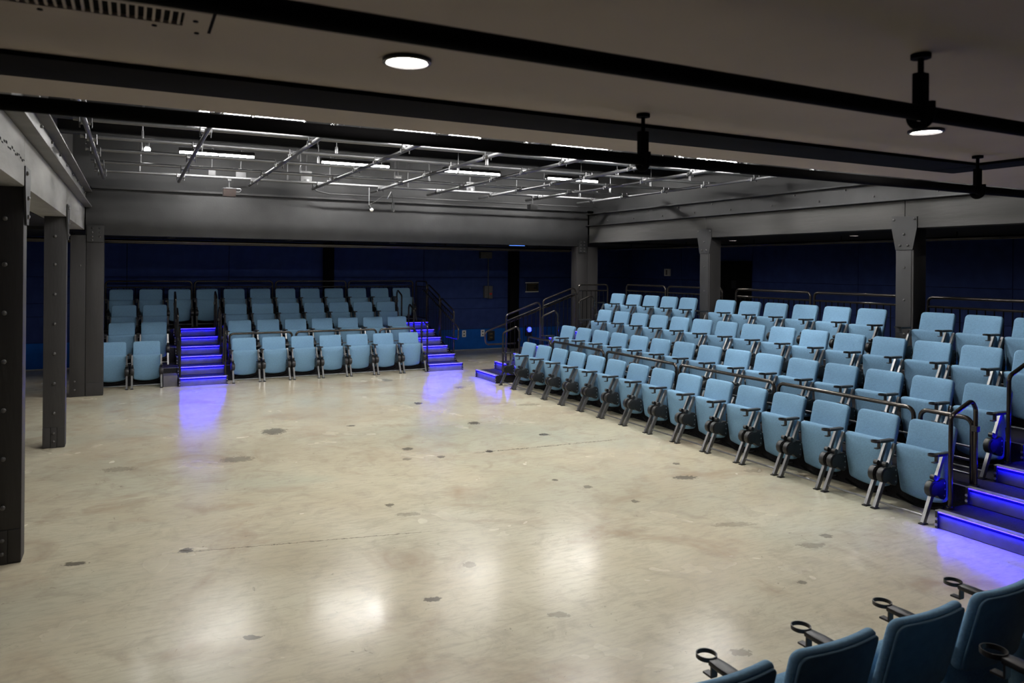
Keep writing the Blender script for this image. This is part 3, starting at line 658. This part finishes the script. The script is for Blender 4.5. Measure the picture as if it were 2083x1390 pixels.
# ------------------------------------------------------------------ seating tiers (platforms)
def tier(label, boxes, edge):
    t = thing('seating_tier', label, 'platform')
    bm = NB()
    for b_ in boxes: box(bm, *b_)
    obj('deck', bm, 'carpet', t)
    obj('nosing', box(NB(), *edge, .002), 'edge', t)
    return t
fX0, fX1 = -.62, 6.42
for r in (1, 2, 3):
    y0 = FB + TR + R2 * (r - 1); y1 = y0 + R2 if r < 3 else 18.10; z = H2 * r
    tier(f'dark carpeted platform under the far bank {ROWN[r]}', [(fX0, fX1, y0, y1, 0, z)], (fX0, fX1, y0 - .006, y0 + .02, z, z + .004))
rY0, rY1 = 3.20, 13.78
for r in (1, 2, 3):
    x0 = RB + .03 + TR + R2 * (r - 1); x1 = x0 + R2 if r < 3 else 9.28; z = H2 * r
    bx_ = [(x0, x1, rY0, rY1, 0, z)]
    if r == 3: bx_ += [(9.28, 9.95, a, b_, 0, z) for a, b_ in ((rY0, 6.40), (6.70, 10.34), (10.64, rY1))]
    tier(f'dark carpeted platform under the right bank {ROWN[r]}', bx_, (x0 - .006, x0 + .02, rY0, rY1, z, z + .004))
for r in (1, 2):
    y1 = 2.46 - TR - .02 - R2 * (r - 1); z = H2 * r
    tier(f'dark carpeted platform of the near bank, {ROWN[r]}', [(1.3, 5.2, y1 - R2, y1, 0, z)], (1.3, 5.2, y1 - .02, y1 + .006, z, z + .004))
tag(obj('seating_tier', box(NB(), -2.5, 1.2, -2.2, .74, 0, H2 * 2), 'carpet'), 'dark carpeted platform beneath the camera', 'platform')
tag(obj('step_box', box(NB(), .52, .755, FB + .05, FB + TR - .012, 0, .20, .006), 'riser'), 'dark plain box at the left of the far left stairs', 'box')
# ------------------------------------------------------------------ aisle stairs with LED nosings. local: +y ascends, x across, origin at step one nosing
def stairs(label, loc, rotz, wd):
    t = thing('aisle_stairs', label, 'stairs', loc, rotz, 'lit aisle stairs')
    bolt_me = finish(cyl(NB(), (0, -.006, 0), (0, 0, 0), .012, 10), 'bolt')
    for k in range(6):
        y0 = TR * k; z = RISE * (k + 1); zb = RISE * k
        st = None
        if k % 2 == 0:
            st = obj('step', box(NB(), 0, wd, y0, y0 + TR - .008, zb if k else 0, z, .003), 'carpet', t)
        rs = obj('riser_panel', box(NB(), .02, wd - .02, y0 - .012, y0 - .002, zb + .006, z - .034, .001), 'riser', t)
        obj('nosing', box(NB(), 0, wd, y0 - .036, y0 + .03, z + .0045, z + .012, .002), 'edge', t)
        obj('light_strip', box(NB(), .03, wd - .03, y0 - .034, y0 - .014, z - .002, z + .0035), 'led', t)
        for x in (.012, wd - .012):
            br = obj('end_bracket', box(NB(), x - .012, x + .012, y0 - .034, y0 - .002, zb + .004, z, .002), 'plastic', t)
            for zz in (.035, .085): obj('bolt', bolt_me, 'alu', br, (x, y0 - .034, zb + zz))
    return t
stairs('violet-lit stairs between the far bank seat blocks', (.772, FB, 0), 0, .84)
stairs('violet-lit stairs at the right end of the far bank', (5.60, FB, 0), 0, .80)
RS = RB + .03
stairs('violet-lit stairs at the far end of the right bank', (RS, 13.76, 0), -math.pi / 2, .95)
stairs('violet-lit stairs at the near end of the right bank', (RS, 4.07, 0), -math.pi / 2, .86)
# ------------------------------------------------------------------ rails
def stair_hoops(label, loc, rotz, n=3, s0=.13):
    for k in range(n):
        s = s0 + R2 * k; zb = RISE * (2 * k + 1) if k else RISE
        zt = H2 * (k + 1)
        h_ = thing('hand_rail', f'black hoop hand rail, {["lowest", "middle", "highest"][k]} {label}', 'rail', loc, rotz, 'aisle hoop rails')
        P = [(0, s, RISE * (2 * k + 1)), (0, s, .95 + H2 * k), (0, s + .30, 1.065 + H2 * k), (0, s + .355, .98 + H2 * k), (0, s + .355, H2 * (k + 1))]
        obj('tube', tube(NB(), fillet(P, .07, 5), .019, 10), 'rail', h_)
        for (q, z) in ((s, RISE * (2 * k + 1)), (s + .355, H2 * (k + 1))): obj('foot_flange', cyl(NB(), (0, q, z + .001), (0, q, z + .012), .034, 12), 'rail', h_)
        obj('clip', box(NB(), -.026, .026, s + .33, s + .38, .78 + H2 * k, .83 + H2 * k, .004), 'plastic', h_)
stair_hoops('left of the far left stairs', (.800, FB, .014), 0)
stair_hoops('right of the far left stairs', (1.582, FB, .014), 0)
stair_hoops('left of the far right stairs', (5.632, FB, .014), 0)
stair_hoops('beside the far stairs of the right bank', (RS, 12.845, .014), -math.pi / 2)
stair_hoops('beside the near stairs of the right bank', (RS, 4.04, .014), -math.pi / 2)
def row_rail(label, p0, p1, zbase, ztop, style):
    """straight rail panel from p0 to p1 (xy). style 'front': loop with two slim bars; 'guard': loop, mid rail and balusters."""
    a, b_ = Vector((p0[0], p0[1], 0)), Vector((p1[0], p1[1], 0)); ln = (b_ - a).length
    t = thing('guard_rail', label, 'rail', (a.x, a.y, zbase), math.atan2((b_ - a).y, (b_ - a).x), 'row guard rails')
    h_ = ztop - zbase
    obj('frame', tube(NB(), fillet([(0, 0, 0), (0, 0, h_), (ln, 0, h_), (ln, 0, 0)], .075, 5), .021, 12), 'rail', t)
    if style == 'front':
        for z in (h_ * .56, h_ * .36, h_ * .14): obj('bar', cyl(NB(), (.01, 0, z), (ln - .01, 0, z), .011, 8), 'leg', t)
    else:
        obj('mid_rail', cyl(NB(), (.01, 0, h_ - .13), (ln - .01, 0, h_ - .13), .016, 10), 'rail', t)
        obj('bottom_rail', cyl(NB(), (.01, 0, .08), (ln - .01, 0, .08), .014, 8), 'rail', t)
        n = max(2, int(ln / .11)); me = finish(cyl(NB(), (0, 0, .08), (0, 0, h_ - .13), .008, 6), 'baluster')
        for k in range(1, n): obj('baluster', me, 'black', t, (ln * k / n, 0, 0))
    return t
yf = FB + TR + .145
for i, (a, b_) in enumerate(((1.70, 2.89), (2.97, 4.64), (4.72, 5.52))):
    row_rail(f'low black rail above the far front row, {ORD[i]} from the left', (a, yf), (b_, yf), H2, .885, 'front')
for i, (a, b_) in enumerate(((-.50, 1.19), (1.25, 2.93), (3.0, 4.66), (4.73, 6.38))):
    row_rail(f'black guard rail behind the far top row, {ORD[i]} from the left', (a, 18.06), (b_, 18.06), H2 * 3, 1.86, 'guard')
xf = RS + TR + .145
for i, (a, b_) in enumerate(((4.12, 4.62), (4.69, 6.40), (6.46, 8.18), (8.25, 9.98), (10.06, 11.70), (11.77, 12.62))):
    row_rail(f'low black rail above the right front row, {ORD[i]} from the near end', (xf, a), (xf, b_), H2, .888, 'front')
for i, (a, b_) in enumerate(((3.3, 4.85), (4.92, 6.60), (6.72, 8.54), (8.62, 10.30), (10.66, 12.25), (12.33, 13.70))):
    row_rail(f'black guard rail behind the right top row, {ORD[i]} from the near end', (9.88, a), (9.88, b_), H2 * 3, 1.86, 'guard')
def stair_guard(label, loc, rotz):
    t = thing('stair_guard', label, 'rail', loc, rotz, 'stair side guards')
    sl = H2 / R2
    base = lambda s: max(0.0, (s - .1) * sl)
    for i, (s0, s1) in enumerate(((.69, 1.50), (1.57, 2.38))):
        z0, z1 = 1.235 + (s0 - .69) * sl, 1.235 + (s1 - .69) * sl
        zb = 0.0
        obj('frame', tube(NB(), fillet([(0, s0, zb), (0, s0, z0), (0, s1, z1), (0, s1, zb)], .08, 5), .019, 10), 'rail', t)
        obj('mid_rail', cyl(NB(), (0, s0, z0 - .125), (0, s1, z1 - .125), .015, 10), 'rail', t)
        obj('bottom_rail', cyl(NB(), (0, s0, z0 - 1.0), (0, s1, z1 - 1.0), .014, 8), 'rail', t)
        me = finish(cyl(NB(), (0, 0, z0 - 1.0), (0, 0, z0 - .125), .008, 6), 'baluster')
        for k in range(1, 8):
            s = s0 + (s1 - s0) * k / 8; obj('baluster', me, 'black', t, (0, s, (s - s0) * sl))
    # level panel at the top
    obj('frame', tube(NB(), fillet([(0, 2.45, 0), (0, 2.45, 1.86), (0, 3.22, 1.86), (0, 3.22, 0)], .08, 5), .019, 10), 'rail', t)
    obj('mid_rail', cyl(NB(), (0, 2.45, 1.73), (0, 3.22, 1.73), .015, 10), 'rail', t)
    obj('bottom_rail', cyl(NB(), (0, 2.45, .95), (0, 3.22, .95), .014, 8), 'rail', t)
    me = finish(cyl(NB(), (0, 0, .95), (0, 0, 1.73), .008, 6), 'baluster')
    for k in range(1, 7): obj('baluster', me, 'black', t, (0, 2.45 + .77 * k / 7, 0))
    # graspable hand rail with return loop
    obj('hand_rail', tube(NB(), fillet([(-.075, 2.50, 1.665), (-.075, .235, .885), (-.075, .26, .63), (-.075, .95, .63)], .09, 6), .018, 10), 'rail', t)
    br = NB()
    for s, z in ((.69, 1.04), (1.5, 1.32), (2.38, 1.62), (.69, .63)): cyl(br, (-.075, s, z), (0, s, z), .010, 8)
    obj('rail_brackets', br, 'rail', t)
    obj('stringer', prism(NB(), [(.45, 0.0), (3.2, 0.0), (3.2, .86), (2.7, .86), (.5, .10)], lambda u, d, v: (d, u, v), .022, .034), 'black', t)
    return t
stair_guard('black sloping guard with balusters at the far right stairs', (6.475, FB, 0), 0)
stair_guard('black sloping guard beside the far end of the right bank', (RS, 13.835, 0), -math.pi / 2)
